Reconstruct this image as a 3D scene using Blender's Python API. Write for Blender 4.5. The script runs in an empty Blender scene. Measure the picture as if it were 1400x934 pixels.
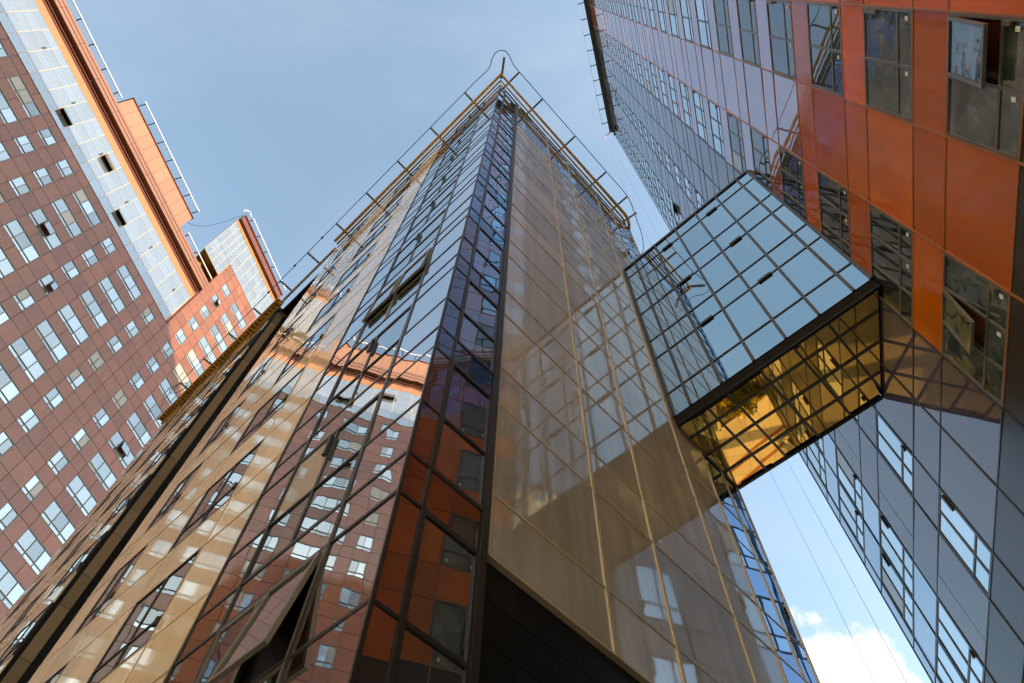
import bpy, bmesh, math, random
from mathutils import Vector, Matrix
random.seed(7)
R = math.radians
S = bpy.context.scene
COL = S.collection

# ------------------------------------------------------------------ camera
FPX, PITCH, ROLL = 940.957, 1.089368, 0.0397426
HLR, HC = 0.2975441, -0.7824112          # headings of the two outer facades / of the middle tower
ZC = 1.6                                  # eye height; all heights below are above the eye, ZC is added when building
cp, sp, cr, sr = math.cos(PITCH), math.sin(PITCH), math.cos(ROLL), math.sin(ROLL)
FW = Vector((0, cp, sp)); U0 = Vector((0, -sp, cp)); X0 = Vector((1, 0, 0))
CX = cr * X0 + sr * U0; CU = -sr * X0 + cr * U0
cam = bpy.data.objects.new('camera', bpy.data.cameras.new('camera'))
COL.objects.link(cam)
m = Matrix.Identity(4)
for i in range(3):
    m[i][0] = CX[i]; m[i][1] = CU[i]; m[i][2] = -FW[i]
m[2][3] = ZC
cam.matrix_world = m
cam.data.sensor_width = 36
cam.data.lens = 36 * FPX / 1400
cam.data.clip_start = 0.1
cam.data.clip_end = 5000
S.camera = cam

# ------------------------------------------------------------------ light
SUN_AZ, SUN_EL = R(109.7), R(23.2)        # azimuth clockwise from +Y
w = bpy.data.worlds.new('World'); S.world = w; w.use_nodes = True
nt = w.node_tree; nt.nodes.clear()
def N(t, **k):
    n = nt.nodes.new(t)
    for a, b in k.items(): setattr(n, a, b)
    return n
LK = lambda a, b: nt.links.new(a, b)
sky = N('ShaderNodeTexSky', sky_type='NISHITA', sun_disc=False, sun_elevation=SUN_EL, sun_rotation=SUN_AZ,
        altitude=100, air_density=0.9, dust_density=0.8, ozone_density=0.0)
SKY_STRENGTH = 0.15
tc = N('ShaderNodeTexCoord')
# a few cumulus clouds low in the sky, placed by direction
def sky_dir(az, el): return Vector((math.sin(R(az)) * math.cos(R(el)), math.cos(R(az)) * math.cos(R(el)), math.sin(R(el))))
nz = N('ShaderNodeTexNoise'); nz.inputs['Scale'].default_value = 5.2; nz.inputs['Detail'].default_value = 9; nz.inputs['Roughness'].default_value = 0.58
LK(tc.outputs['Generated'], nz.inputs['Vector'])
mask = None
for az, el, rad in ((28.0, 32.0, 9.5), (60, 27, 10), (150, 18, 9), (-75, 16, 10), (-15, 12, 10), (220, 14, 12), (40, 9, 9)):
    d = sky_dir(az, el)
    dot = N('ShaderNodeVectorMath', operation='DOT_PRODUCT'); dot.inputs[1].default_value = d
    LK(tc.outputs['Generated'], dot.inputs[0])
    mr = N('ShaderNodeMapRange'); mr.inputs['From Min'].default_value = math.cos(R(rad * 1.25)); mr.inputs['From Max'].default_value = math.cos(R(rad * 0.35))
    LK(dot.outputs['Value'], mr.inputs['Value'])
    if mask is None: mask = mr.outputs[0]
    else:
        mx = N('ShaderNodeMath', operation='MAXIMUM'); LK(mask, mx.inputs[0]); LK(mr.outputs[0], mx.inputs[1]); mask = mx.outputs[0]
ad = N('ShaderNodeMath', operation='MULTIPLY_ADD'); ad.inputs[1].default_value = 0.62; LK(mask, ad.inputs[0]); LK(nz.outputs['Fac'], ad.inputs[2])
cov = N('ShaderNodeMapRange', interpolation_type='SMOOTHSTEP'); cov.inputs['From Min'].default_value = 0.90; cov.inputs['From Max'].default_value = 0.97
LK(ad.outputs[0], cov.inputs['Value'])
nz2 = N('ShaderNodeTexNoise'); nz2.inputs['Scale'].default_value = 11; nz2.inputs['Detail'].default_value = 6
LK(tc.outputs['Generated'], nz2.inputs['Vector'])
cc = N('ShaderNodeValToRGB'); cc.color_ramp.elements[0].position = 0.32; cc.color_ramp.elements[0].color = (1.45, 1.6, 1.85, 1)
cc.color_ramp.elements[1].position = 0.52; cc.color_ramp.elements[1].color = (2.5, 2.45, 2.35, 1)
LK(nz2.outputs['Fac'], cc.inputs['Fac'])
tint = N('ShaderNodeMixRGB', blend_type='MULTIPLY'); tint.inputs['Fac'].default_value = 1; tint.inputs['Color2'].default_value = (1.10, 1.06, .89, 1)
LK(sky.outputs[0], tint.inputs['Color1'])
mpc = N('ShaderNodeMapping'); mpc.inputs['Scale'].default_value = (1.1, 2.6, 1.6); mpc.inputs['Rotation'].default_value = (.3, .2, .6); LK(tc.outputs['Generated'], mpc.inputs['Vector'])
nz3 = N('ShaderNodeTexNoise'); nz3.inputs['Scale'].default_value = 1.6; nz3.inputs['Detail'].default_value = 8; nz3.inputs['Roughness'].default_value = .6; nz3.inputs['Distortion'].default_value = .6; LK(mpc.outputs[0], nz3.inputs['Vector'])
cir = N('ShaderNodeMapRange', interpolation_type='SMOOTHSTEP'); cir.inputs['From Min'].default_value = .40; cir.inputs['From Max'].default_value = .78; cir.inputs['To Max'].default_value = .22; LK(nz3.outputs['Fac'], cir.inputs['Value'])
cmx = N('ShaderNodeMixRGB'); cmx.inputs['Color2'].default_value = (1.75, 1.85, 1.95, 1); LK(cir.outputs[0], cmx.inputs['Fac']); LK(tint.outputs[0], cmx.inputs['Color1'])
mixc = N('ShaderNodeMixRGB'); LK(cov.outputs[0], mixc.inputs['Fac']); LK(cmx.outputs[0], mixc.inputs['Color1']); LK(cc.outputs[0], mixc.inputs['Color2'])
bg = N('ShaderNodeBackground'); bg.inputs['Strength'].default_value = SKY_STRENGTH
LK(mixc.outputs[0], bg.inputs['Color'])
wo = N('ShaderNodeOutputWorld'); LK(bg.outputs[0], wo.inputs['Surface'])
w.cycles.sampling_method = 'AUTOMATIC'

sl = bpy.data.lights.new('sun', 'SUN'); sl.energy = 2.7; sl.angle = R(0.5); sl.color = (1.0, 0.86, 0.68)
so = bpy.data.objects.new('sun', sl); COL.objects.link(so)
sd = Vector((math.sin(SUN_AZ) * math.cos(SUN_EL), math.cos(SUN_AZ) * math.cos(SUN_EL), math.sin(SUN_EL)))
so.rotation_euler = (-sd).to_track_quat('-Z', 'Y').to_euler(); so.location = sd * 200

S.view_settings.view_transform = 'Standard'; S.view_settings.look = 'None'
S.view_settings.exposure = 1.75; S.view_settings.gamma = 1; S.view_settings.use_curve_mapping = False
S.render.engine = 'CYCLES'
S.cycles.use_denoising = True
S.cycles.max_bounces = 10; S.cycles.glossy_bounces = 8; S.cycles.diffuse_bounces = 4
S.cycles.sample_clamp_indirect = 6.0

# ------------------------------------------------------------------ materials
def mat(name, base, ior=1.5, rough=0.05, metallic=0.0, wob=0.0, wscale=0.8, var=0.0, grime=0.0, noise_col=None, nscale=2.0, fine=0.0, coat=0.0, tint=(.84, .92, 1.0), streak=0.0):
    """glossy cladding: colour varies a little panel by panel ('rnd'), sheets are slightly wavy"""
    M = bpy.data.materials.new(name); M.use_nodes = True
    t = M.node_tree; b = t.nodes['Principled BSDF']
    b.inputs['Base Color'].default_value = (*base, 1); b.inputs['Roughness'].default_value = rough
    b.inputs['IOR'].default_value = ior; b.inputs['Metallic'].default_value = metallic
    g = t.nodes.new('ShaderNodeNewGeometry')
    col = None
    if var or noise_col or grime or streak:
        rgb = t.nodes.new('ShaderNodeRGB'); rgb.outputs[0].default_value = (*base, 1); col = rgb.outputs[0]
    if noise_col:
        n = t.nodes.new('ShaderNodeTexNoise'); n.inputs['Scale'].default_value = nscale; n.inputs['Detail'].default_value = 6
        t.links.new(g.outputs['Position'], n.inputs['Vector'])
        r = t.nodes.new('ShaderNodeValToRGB'); r.color_ramp.elements[0].position = .36; r.color_ramp.elements[1].position = .64
        r.color_ramp.elements[0].color = (*base, 1); r.color_ramp.elements[1].color = (*noise_col, 1)
        t.links.new(n.outputs['Fac'], r.inputs['Fac']); col = r.outputs['Color']
    if var:
        a = t.nodes.new('ShaderNodeAttribute'); a.attribute_name = 'rnd'
        mr = t.nodes.new('ShaderNodeMapRange'); mr.inputs['To Min'].default_value = 1 - var; mr.inputs['To Max'].default_value = 1 + var
        t.links.new(a.outputs['Fac'], mr.inputs['Value'])
        mu = t.nodes.new('ShaderNodeVectorMath'); mu.operation = 'SCALE'
        t.links.new(col, mu.inputs[0]); t.links.new(mr.outputs[0], mu.inputs['Scale']); col = mu.outputs[0]
    if grime:
        n = t.nodes.new('ShaderNodeTexNoise'); n.inputs['Scale'].default_value = 1.3; n.inputs['Detail'].default_value = 8; n.inputs['Roughness'].default_value = .65
        mp = t.nodes.new('ShaderNodeMapping'); mp.inputs['Scale'].default_value = (1.6, 1.6, 0.35)
        t.links.new(g.outputs['Position'], mp.inputs['Vector']); t.links.new(mp.outputs[0], n.inputs['Vector'])
        mr = t.nodes.new('ShaderNodeMapRange'); mr.inputs['From Min'].default_value = .35; mr.inputs['From Max'].default_value = .7
        mr.inputs['To Min'].default_value = rough; mr.inputs['To Max'].default_value = rough + grime
        t.links.new(n.outputs['Fac'], mr.inputs['Value']); t.links.new(mr.outputs[0], b.inputs['Roughness'])
    if streak:                                           # rain streaks and dust
        n = t.nodes.new('ShaderNodeTexNoise'); n.inputs['Scale'].default_value = 1.0; n.inputs['Detail'].default_value = 7; n.inputs['Roughness'].default_value = .62
        mp = t.nodes.new('ShaderNodeMapping'); mp.inputs['Scale'].default_value = (4.5, 4.5, 0.22)
        t.links.new(g.outputs['Position'], mp.inputs['Vector']); t.links.new(mp.outputs[0], n.inputs['Vector'])
        n2 = t.nodes.new('ShaderNodeTexNoise'); n2.inputs['Scale'].default_value = .55; n2.inputs['Detail'].default_value = 4
        t.links.new(g.outputs['Position'], n2.inputs['Vector'])
        ml = t.nodes.new('ShaderNodeMath'); ml.operation = 'MULTIPLY'; t.links.new(n.outputs['Fac'], ml.inputs[0]); t.links.new(n2.outputs['Fac'], ml.inputs[1])
        mr = t.nodes.new('ShaderNodeMapRange'); mr.inputs['From Min'].default_value = .14; mr.inputs['From Max'].default_value = .36
        mr.inputs['To Min'].default_value = 1 - streak; mr.inputs['To Max'].default_value = 1 + streak * .6
        t.links.new(ml.outputs[0], mr.inputs['Value'])
        mu = t.nodes.new('ShaderNodeVectorMath'); mu.operation = 'SCALE'
        t.links.new(col, mu.inputs[0]); t.links.new(mr.outputs[0], mu.inputs['Scale']); col = mu.outputs[0]
    if col is not None: t.links.new(col, b.inputs['Base Color'])
    if wob:
        n = t.nodes.new('ShaderNodeTexNoise'); n.inputs['Scale'].default_value = wscale; n.inputs['Detail'].default_value = 1.5; n.inputs['Roughness'].default_value = .4
        a = t.nodes.new('ShaderNodeAttribute'); a.attribute_name = 'rnd'
        of = t.nodes.new('ShaderNodeVectorMath'); of.operation = 'MULTIPLY_ADD'
        cmb = t.nodes.new('ShaderNodeCombineXYZ')
        t.links.new(a.outputs['Fac'], cmb.inputs[0]); t.links.new(a.outputs['Fac'], cmb.inputs[2])
        of.inputs[1].default_value = (37, 0, 53); t.links.new(cmb.outputs[0], of.inputs[0]); t.links.new(g.outputs['Position'], of.inputs[2])
        t.links.new(of.outputs[0], n.inputs['Vector'])
        bp = t.nodes.new('ShaderNodeBump'); bp.inputs['Strength'].default_value = 1; bp.inputs['Distance'].default_value = wob
        t.links.new(n.outputs['Fac'], bp.inputs['Height'])
        t.links.new(bp.outputs['Normal'], b.inputs['Normal'])
    if coat:                                             # reflective film over the coloured glass
        gl = t.nodes.new('ShaderNodeBsdfGlossy'); gl.inputs['Color'].default_value = (*tint, 1); gl.inputs['Roughness'].default_value = rough
        ms = t.nodes.new('ShaderNodeMixShader'); ms.inputs[0].default_value = coat
        out = t.nodes['Material Output']
        t.links.new(b.outputs[0], ms.inputs[1]); t.links.new(gl.outputs[0], ms.inputs[2]); t.links.new(ms.outputs[0], out.inputs['Surface'])
        if wob: t.links.new(bp.outputs['Normal'], gl.inputs['Normal'])
    if fine:
        n = t.nodes.new('ShaderNodeTexNoise'); n.inputs['Scale'].default_value = 40; n.inputs['Detail'].default_value = 5
        t.links.new(g.outputs['Position'], n.inputs['Vector'])
        bp = t.nodes.new('ShaderNodeBump'); bp.inputs['Strength'].default_value = .6; bp.inputs['Distance'].default_value = fine
        t.links.new(n.outputs['Fac'], bp.inputs['Height']); t.links.new(bp.outputs['Normal'], b.inputs['Normal'])
    return M

M = {}
M['terracotta_left'] = mat('terracotta_left', (0.205, 0.074, 0.033), 1.62, .05, wob=.0016, wscale=.5, var=.14, grime=.06, streak=.12)
M['terracotta_tower'] = mat('strip_mirror', (0.25, 0.22, 0.24), 1.5, .012, .93, wob=.005, wscale=.9, var=.25)
M['terracotta_right'] = mat('terracotta_right', (0.56, 0.125, 0.004), 1.65, .03, wob=.0040, wscale=.7, var=.26, grime=.12, coat=.0, streak=.16)
M['tower_mirror'] = mat('mirror_glazing', (0.045, 0.024, 0.018), 2.8, .012, wob=.0036, wscale=.9, var=.1, coat=.60, tint=(1.0, 1.0, 1.0))
M['tower_window'] = mat('mirror_window', (0.02, 0.024, 0.025), 2.7, .01, wob=.0036, wscale=.9, var=.1, coat=.42, tint=(.95, 1.0, 1.0))
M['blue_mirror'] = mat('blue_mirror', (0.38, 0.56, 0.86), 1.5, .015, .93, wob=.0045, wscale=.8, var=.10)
M['strip_reflect_blue'] = mat('strip_reflect_blue', (0.10, 0.39, 0.66), 1.5, .012, .93, wob=.005, wscale=.9, var=.14)  # blue of the reflected facade put into the tint, violet likewise below
M['strip_reflect_violet'] = mat('strip_reflect_violet', (0.17, 0.25, 0.36), 1.5, .012, .93, wob=.005, wscale=.9, var=.14)
M['glass_reflect_blue'] = mat('blue_reflection_window', (0.30, 0.50, 0.74), 1.5, .01, .93, wob=.005, wscale=.9, var=.2)  # strip panes tinted with the same reflected blue
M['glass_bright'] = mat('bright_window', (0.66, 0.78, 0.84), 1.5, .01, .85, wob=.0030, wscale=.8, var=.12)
M['film_glass'] = mat('film_wrapped_glass', (0.012, 0.028, 0.026), 2.5, .04, wob=.014, wscale=2.2, var=.0, noise_col=(0.12, 0.15, 0.125), nscale=1.4)
M['mauve_reflect_right'] = mat('mauve_reflection_glass', (0.36, 0.10, 0.035), 1.9, .02, wob=.0035, wscale=.7, var=.16, grime=.05, coat=.36, tint=(.78, .90, 1.0))  # sky reflection on the upper rows put into this colour and coat
M['return_beige'] = mat('return_panel', (0.20, 0.15, 0.10), 2.0, .03, wob=.003, var=.2)
M['penthouse'] = mat('penthouse_panel', (0.275, 0.125, 0.066), 1.5, .3, var=.08)
M['parapet_brown'] = mat('parapet_brown', (0.19, 0.078, 0.040), 1.5, .4, var=.05)
M['beige'] = mat('beige_glass', (0.66, 0.545, 0.37), 1.8, .02, wob=.0026, wscale=.7, var=.08, grime=.05, streak=.16)
M['tan'] = mat('tan_glass', (0.50, 0.475, 0.41), 2.25, .02, wob=.0036, wscale=.8, var=.13, grime=.10, streak=.22, coat=.14, tint=(.9, .93, .95))
M['glass_tower'] = mat('tower_window_glass', (0.30, 0.36, 0.44), 1.5, .01, .93, wob=.0030, wscale=.9, var=.2)
M['glass_right'] = mat('right_window_glass', (0.03, 0.038, 0.03), 3.3, .01, wob=.0030, wscale=.8, var=.3)
M['glass_left'] = mat('left_window_glass', (0.46, 0.54, 0.57), 1.5, .02, .75, wob=.0022, wscale=.5, var=.4)
M['glass_curtain'] = mat('curtain_glass', (0.44, 0.49, 0.52), 1.5, .02, .8, wob=.0012, wscale=.4, var=.08)
M['blind'] = mat('glass_with_blind', (0.30, 0.27, 0.22), 2.0, .03, wob=.003, wscale=.9, var=.2)
M['bridge_glass'] = mat('mirror_glass', (0.50, 0.58, 0.58), 1.5, .012, 1.0, wob=.0016, wscale=.6, var=.04)
M['gold_mirror'] = mat('amber_mirror', (0.80, 0.48, 0.115), 1.5, .02, 1.0, wob=.0022, wscale=.9, var=.05)
M['dark_metal'] = mat('dark_metal', (0.022, 0.023, 0.022), 1.5, .35)
M['grey_metal'] = mat('grey_metal', (0.16, 0.15, 0.13), 1.5, .35, .3)
M['tan_metal'] = mat('tan_metal', (0.52, 0.44, 0.31), 1.5, .35, .2)
M['rust_metal'] = mat('rust_metal', (0.34, 0.125, 0.04), 1.5, .35)
M['brown_metal'] = mat('brown_metal', (0.10, 0.030, 0.016), 1.5, .3)
M['cream_metal'] = mat('cream_metal', (0.46, 0.33, 0.18), 1.5, .4)
M['gold_metal'] = mat('gold_metal', (0.50, 0.30, 0.055), 1.5, .4, noise_col=(0.38, 0.22, 0.045), nscale=5)
M['white_metal'] = mat('white_metal', (0.8, 0.79, 0.76), 1.5, .4)
M['black'] = mat('black_cladding', (0.010, 0.011, 0.011), 1.25, .3, var=.3)
M['void'] = mat('dark_interior', (0.012, 0.011, 0.010), 1.2, .9)
M['white'] = mat('white_label', (0.75, 0.75, 0.72), 1.4, .6)
M['render'] = mat('bounce_cream', (0.84, 0.68, 0.45), 1.4, .8, var=.04)  # kept pale so the added block bounces more warm light
M['shaded_base'] = mat('shade_dark_base', (0.035, 0.028, 0.024), 1.5, .25, var=.15)  # deep shade of the lower storeys put into this dark colour
M['slate_mirror'] = mat('slate_glass', (0.085, 0.068, 0.095), 2.0, .015, wob=.0030, wscale=.7, var=.14)
M['edge_glass'] = mat('edge_glass', (0.46, 0.56, 0.66), 1.5, .012, .85, wob=.0030, wscale=.7, var=.12)
M['roof'] = mat('roof_felt', (0.08, 0.08, 0.08), 1.4, .9)
M['paving'] = mat('paving', (0.34, 0.30, 0.25), 1.4, .85, noise_col=(0.40, 0.36, 0.30), nscale=.6, fine=.004)
M['asphalt'] = mat('asphalt', (0.055, 0.054, 0.052), 1.4, .9, noise_col=(0.075, 0.073, 0.07), nscale=.4, fine=.006)
M['kerb'] = mat('kerb_stone', (0.5, 0.47, 0.42), 1.4, .8, fine=.003)
M['soil'] = mat('soil', (0.12, 0.085, 0.05), 1.3, .95, noise_col=(0.2, 0.15, 0.09), nscale=3)
M['leaf'] = mat('leaf', (0.30, 0.27, 0.03), 1.4, .6, var=.35)
M['leaf_dark'] = mat('leaf_dark', (0.045, 0.08, 0.018), 1.4, .6, var=.35)
M['leaf_yellow'] = mat('leaf_yellow', (0.58, 0.46, 0.05), 1.4, .6, var=.3)
M['bark'] = mat('bark', (0.09, 0.06, 0.04), 1.4, .9)
M['red_line'] = mat('red_paving', (0.28, 0.10, 0.06), 1.4, .85)

# ------------------------------------------------------------------ helpers
class MB:
    """collects faces; build() links them as ONE mesh object"""
    def __init__(s): s.v = []; s.f = []; s.r = []; s.mi = []
    def add(s, vs, fs, r=None, mi=0):
        b = len(s.v); s.v += [tuple(v) for v in vs]
        r = random.random() if r is None else r
        for f in fs: s.f.append([b + i for i in f]); s.r.append(r); s.mi.append(mi)
    def hexa(s, P, r=None, mi=0):   # 8 corners: bottom ring 0-3, top ring 4-7
        s.add(P, [(0, 3, 2, 1), (4, 5, 6, 7), (0, 1, 5, 4), (1, 2, 6, 5), (2, 3, 7, 6), (3, 0, 4, 7)], r, mi)
    def box(s, c, r=None, mi=0):
        x0, x1, y0, y1, z0, z1 = c
        s.hexa([(x0, y0, z0), (x1, y0, z0), (x1, y1, z0), (x0, y1, z0), (x0, y0, z1), (x1, y0, z1), (x1, y1, z1), (x0, y1, z1)], r, mi)
    def tube(s, pts, rad, n=8, mi=0, cap=True):
        pts = [Vector(p) for p in pts]; rings = []
        for i, p in enumerate(pts):
            t = (pts[min(i + 1, len(pts) - 1)] - pts[max(i - 1, 0)]).normalized()
            a = t.cross(Vector((0, 0, 1)))
            if a.length < 1e-3: a = Vector((1, 0, 0))
            a.normalize(); b = t.cross(a)
            rr = rad[i] if isinstance(rad, (list, tuple)) else rad
            rings.append([p + rr * (math.cos(2 * math.pi * k / n) * a + math.sin(2 * math.pi * k / n) * b) for k in range(n)])
        vs = [v for g in rings for v in g]; fs = []
        for i in range(len(pts) - 1):
            for k in range(n): fs.append((i * n + k, i * n + (k + 1) % n, (i + 1) * n + (k + 1) % n, (i + 1) * n + k))
        if cap: fs += [tuple(range(n))[::-1], tuple((len(pts) - 1) * n + k for k in range(n))]
        s.add(vs, fs, None, mi)
    def bar(s, p, q, wd, ht, mi=0):
        p, q = Vector(p), Vector(q); t = (q - p).normalized(); a = t.cross(Vector((0, 0, 1)))
        if a.length < 1e-3: a = Vector((1, 0, 0))
        a.normalize(); b = a.cross(t); a *= wd / 2; b *= ht / 2
        s.hexa([p - a - b, q - a - b, q + a - b, p + a - b, p - a + b, q - a + b, q + a + b, p + a + b], None, mi)
    def mesh(s, name, off=Vector((0, 0, 0)), smooth=False):
        me = bpy.data.meshes.new(name)
        me.from_pydata([tuple(Vector(v) - off) for v in s.v], [], s.f)
        at = me.attributes.new('rnd', 'FLOAT', 'FACE'); at.data.foreach_set('value', s.r)
        me.polygons.foreach_set('material_index', s.mi)
        if smooth: me.polygons.foreach_set('use_smooth', [True] * len(me.polygons))
        me.update(); return me
    def build(s, name, mats, parent=None, smooth=False):
        off = parent.location if parent is not None else Vector((0, 0, 0))
        me = s.mesh(name, off, smooth)
        for k in (mats if isinstance(mats, (list, tuple)) else [mats]): me.materials.append(M[k])
        o = bpy.data.objects.new(name, me); COL.objects.link(o)
        if parent is not None: o.parent = parent
        return o

def tag(o, label=None, cat=None, group=None, kind=None):
    if label: o['label'] = label
    if cat: o['category'] = cat
    if group: o['group'] = group
    if kind: o['kind'] = kind
    return o
def thing(name, loc, label, cat, group=None):
    o = bpy.data.objects.new(name, None); COL.objects.link(o); o.location = loc; o.empty_display_size = .3
    return tag(o, label, cat, group)

class Face:
    """a vertical facade: u along heading h from p, z up, d outward (s=+1: outward is to the left of u)"""
    def __init__(s, p, h, sgn):
        s.p = Vector((p[0], p[1], 0)); s.t = Vector((math.sin(h), math.cos(h), 0)); s.h = h; s.s = sgn
        s.n = Vector((-math.cos(h), math.sin(h), 0)) * sgn
    def pt(s, u, z, d=0): return s.p + u * s.t + d * s.n + Vector((0, 0, z + ZC))
    def box(s, mb, u0, u1, z0, z1, d0, d1, r=None, mi=0):
        P = s.pt
        mb.hexa([P(u0, z0, d0), P(u1, z0, d0), P(u1, z0, d1), P(u0, z0, d1), P(u0, z1, d0), P(u1, z1, d0), P(u1, z1, d1), P(u0, z1, d1)], r, mi)
    def panel(s, mb, u0, u1, z0, z1, d=0., gap=.014, tilt=.0030, th=.05):
        """a sheet with open joints round it, hung a hair out of true"""
        u0 += gap; u1 -= gap; z0 += gap; z1 -= gap
        if u1 - u0 < .02 or z1 - z0 < .02: return
        a, b = random.gauss(0, tilt), random.gauss(0, tilt)
        f = lambda u, z: d + max(-.012, min(.012, a * (u - (u0 + u1) / 2))) + max(-.012, min(.012, b * (z - (z0 + z1) / 2)))
        P = s.pt; c = [(u0, z0), (u1, z0), (u1, z1), (u0, z1)]
        fr = [P(u, z, f(u, z)) for u, z in c]; bk = [P(u, z, d - th) for u, z in c]
        mb.add(fr + bk, [(0, 1, 2, 3), (0, 4, 5, 1), (1, 5, 6, 2), (2, 6, 7, 3), (3, 7, 4, 0)])
    def place(s, o, u, z, d=0, parent=None):
        o.rotation_euler = (0, 0, math.pi / 2 - s.h); o.location = s.pt(u, z, d)
        if parent is not None: o.parent = parent; o.location = s.pt(u, z, d) - parent.location

def project(p):
    v = Vector(p) - Vector((0, 0, ZC)); z = v.dot(FW)
    if z < .1: return None
    return 700 + FPX * v.dot(CX) / z, 467 - FPX * v.dot(CU) / z
def inside(poly, q):
    c = False
    for i in range(len(poly)):
        (x1, y1), (x2, y2) = poly[i], poly[i - 1]
        if (y1 > q[1]) != (y2 > q[1]) and q[0] < (x2 - x1) * (q[1] - y1) / (y2 - y1) + x1: c = not c
    return c
TOWER_OUT = [(0, 850), (205, 600), (392, 393), (686, 100), (866, 300), (1014, 678), (1112, 934), (0, 934)]
BRIDGE_OUT = [(853, 369), (1027, 230), (1198, 379), (1198, 560), (1013, 677), (919, 575)]
def shown_area(F, u0, z0, w_, h_):
    q = [project(F.pt(u0 + a, z0 + b)) for a, b in ((0, 0), (w_, 0), (w_, h_), (0, h_))]
    if any(k is None for k in q): return 0
    A = abs(sum(q[i][0] * q[i - 1][1] - q[i - 1][0] * q[i][1] for i in range(4))) / 2
    c = (sum(k[0] for k in q) / 4, sum(k[1] for k in q) / 4)
    if not (-25 < c[0] < 1425 and -25 < c[1] < 959): return A * 1e-3
    return A

# ---- windows: one mesh per kind, shared; frame > panes, sash, reveal, sticker
_win = {}
def win_meshes(sg, w_, h_, cols, rows, open_cells, style):
    key = (sg, round(w_, 3), round(h_, 3), tuple(cols), tuple(rows), tuple(open_cells), style['name'], style.setdefault('v', 0))
    if key in _win: return _win[key]
    fr, pn, vo, sa, sg_, bl = MB(), MB(), MB(), MB(), MB(), MB(); lts = []
    f, b, dep = style['frame'], style['bar'], style['depth']
    bx = lambda mb, x0, x1, z0, z1, d0, d1: mb.box((x0, x1, min(sg * d0, sg * d1), max(sg * d0, sg * d1), z0, z1))
    pr = style['proud']
    bx(fr, 0, f, 0, h_, -dep, pr); bx(fr, w_ - f, w_, 0, h_, -dep, pr)
    bx(fr, f, w_ - f, 0, f, -dep, pr - .002); bx(fr, f, w_ - f, h_ - f, h_, -dep, pr - .002)
    cs = [0] + list(cols) + [w_]; rs = [0] + list(rows) + [h_]
    for c in cols: bx(fr, c - b / 2, c + b / 2, f, h_ - f, -dep, pr - .004)
    for r in rows: bx(fr, f, w_ - f, r - b / 2, r + b / 2, -dep, pr - .006)
    for i in range(len(cs) - 1):
        for j in range(len(rs) - 1):
            x0, x1, z0, z1 = cs[i], cs[i + 1], rs[j], rs[j + 1]
            x0 += f if i == 0 else b / 2; x1 -= f if i == len(cs) - 2 else b / 2
            z0 += f if j == 0 else b / 2; z1 -= f if j == len(rs) - 2 else b / 2
            if (i, j) in open_cells:
                D = .42
                P = [(x0, -sg * .005, z0), (x1, -sg * .005, z0), (x1, -sg * .005, z1), (x0, -sg * .005, z1), (x0, -sg * D, z0), (x1, -sg * D, z0), (x1, -sg * D, z1), (x0, -sg * D, z1)]
                vo.add(P, [(0, 1, 5, 4), (1, 2, 6, 5), (2, 3, 7, 6), (3, 0, 4, 7), (4, 5, 6, 7)])
                ang = style.get('ang', .16); s_ = .05          # top-hung sash pushed out at the foot
                hh = z1 - z0
                def q(x, t, e): # t: distance below the hinge, e: through the sash
                    return (x, sg * (pr + t * math.sin(ang) + e * math.cos(ang)), z1 - t * math.cos(ang) + e * math.sin(ang))
                for (a0, a1, t0, t1) in ((x0, x0 + s_, 0, hh), (x1 - s_, x1, 0, hh), (x0 + s_, x1 - s_, 0, s_), (x0 + s_, x1 - s_, hh - s_, hh)):
                    sa.hexa([q(a0, t1, -.02), q(a1, t1, -.02), q(a1, t1, .03), q(a0, t1, .03), q(a0, t0, -.02), q(a1, t0, -.02), q(a1, t0, .03), q(a0, t0, .03)])
                sg_.add([q(x0 + s_, hh - s_, .005), q(x1 - s_, hh - s_, .005), q(x1 - s_, s_, .005), q(x0 + s_, s_, .005)], [(0, 1, 2, 3)])
            else:
                a, c = random.gauss(0, .0025), random.gauss(0, .0025)
                tgt = bl if (i, j) in style.get('blind', ()) else pn
                fx = lambda x, z: -sg * style.get('set', .01) + a * (x - (x0 + x1) / 2) + c * (z - (z0 + z1) / 2)
                tgt.add([(x, fx(x, z), z) for x, z in ((x0, z0), (x1, z0), (x1, z1), (x0, z1))], [(0, 1, 2, 3)])
            if (i, j) in style.get('label', ()):
                lt = MB(); lts.append(lt); lt.box((x0 + .06, x0 + .13, min(sg * -.004, sg * .004), max(sg * -.004, sg * .004), z0 + .12, z0 + .22))
            if (i, j) in style.get('hinge', ()):
                bx(fr, x0 - .01, x0 + .05, z0 + (z1 - z0) * .55, z0 + (z1 - z0) * .9, pr, pr + .05)
    out = []
    for nm, mb, mt in (('window', fr, style['metal']), ('pane', pn, style['glass']), ('reveal', vo, 'void'), ('sash', sa, style['metal']), ('sash_glass', sg_, style['glass']), ('blind', bl, 'blind'), *(('paper_label', k, 'white') for k in lts)):
        if mb.f:
            me = mb.mesh(nm); me.materials.append(M[mt]); out.append((nm, me))
    _win[key] = out
    return out
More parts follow.
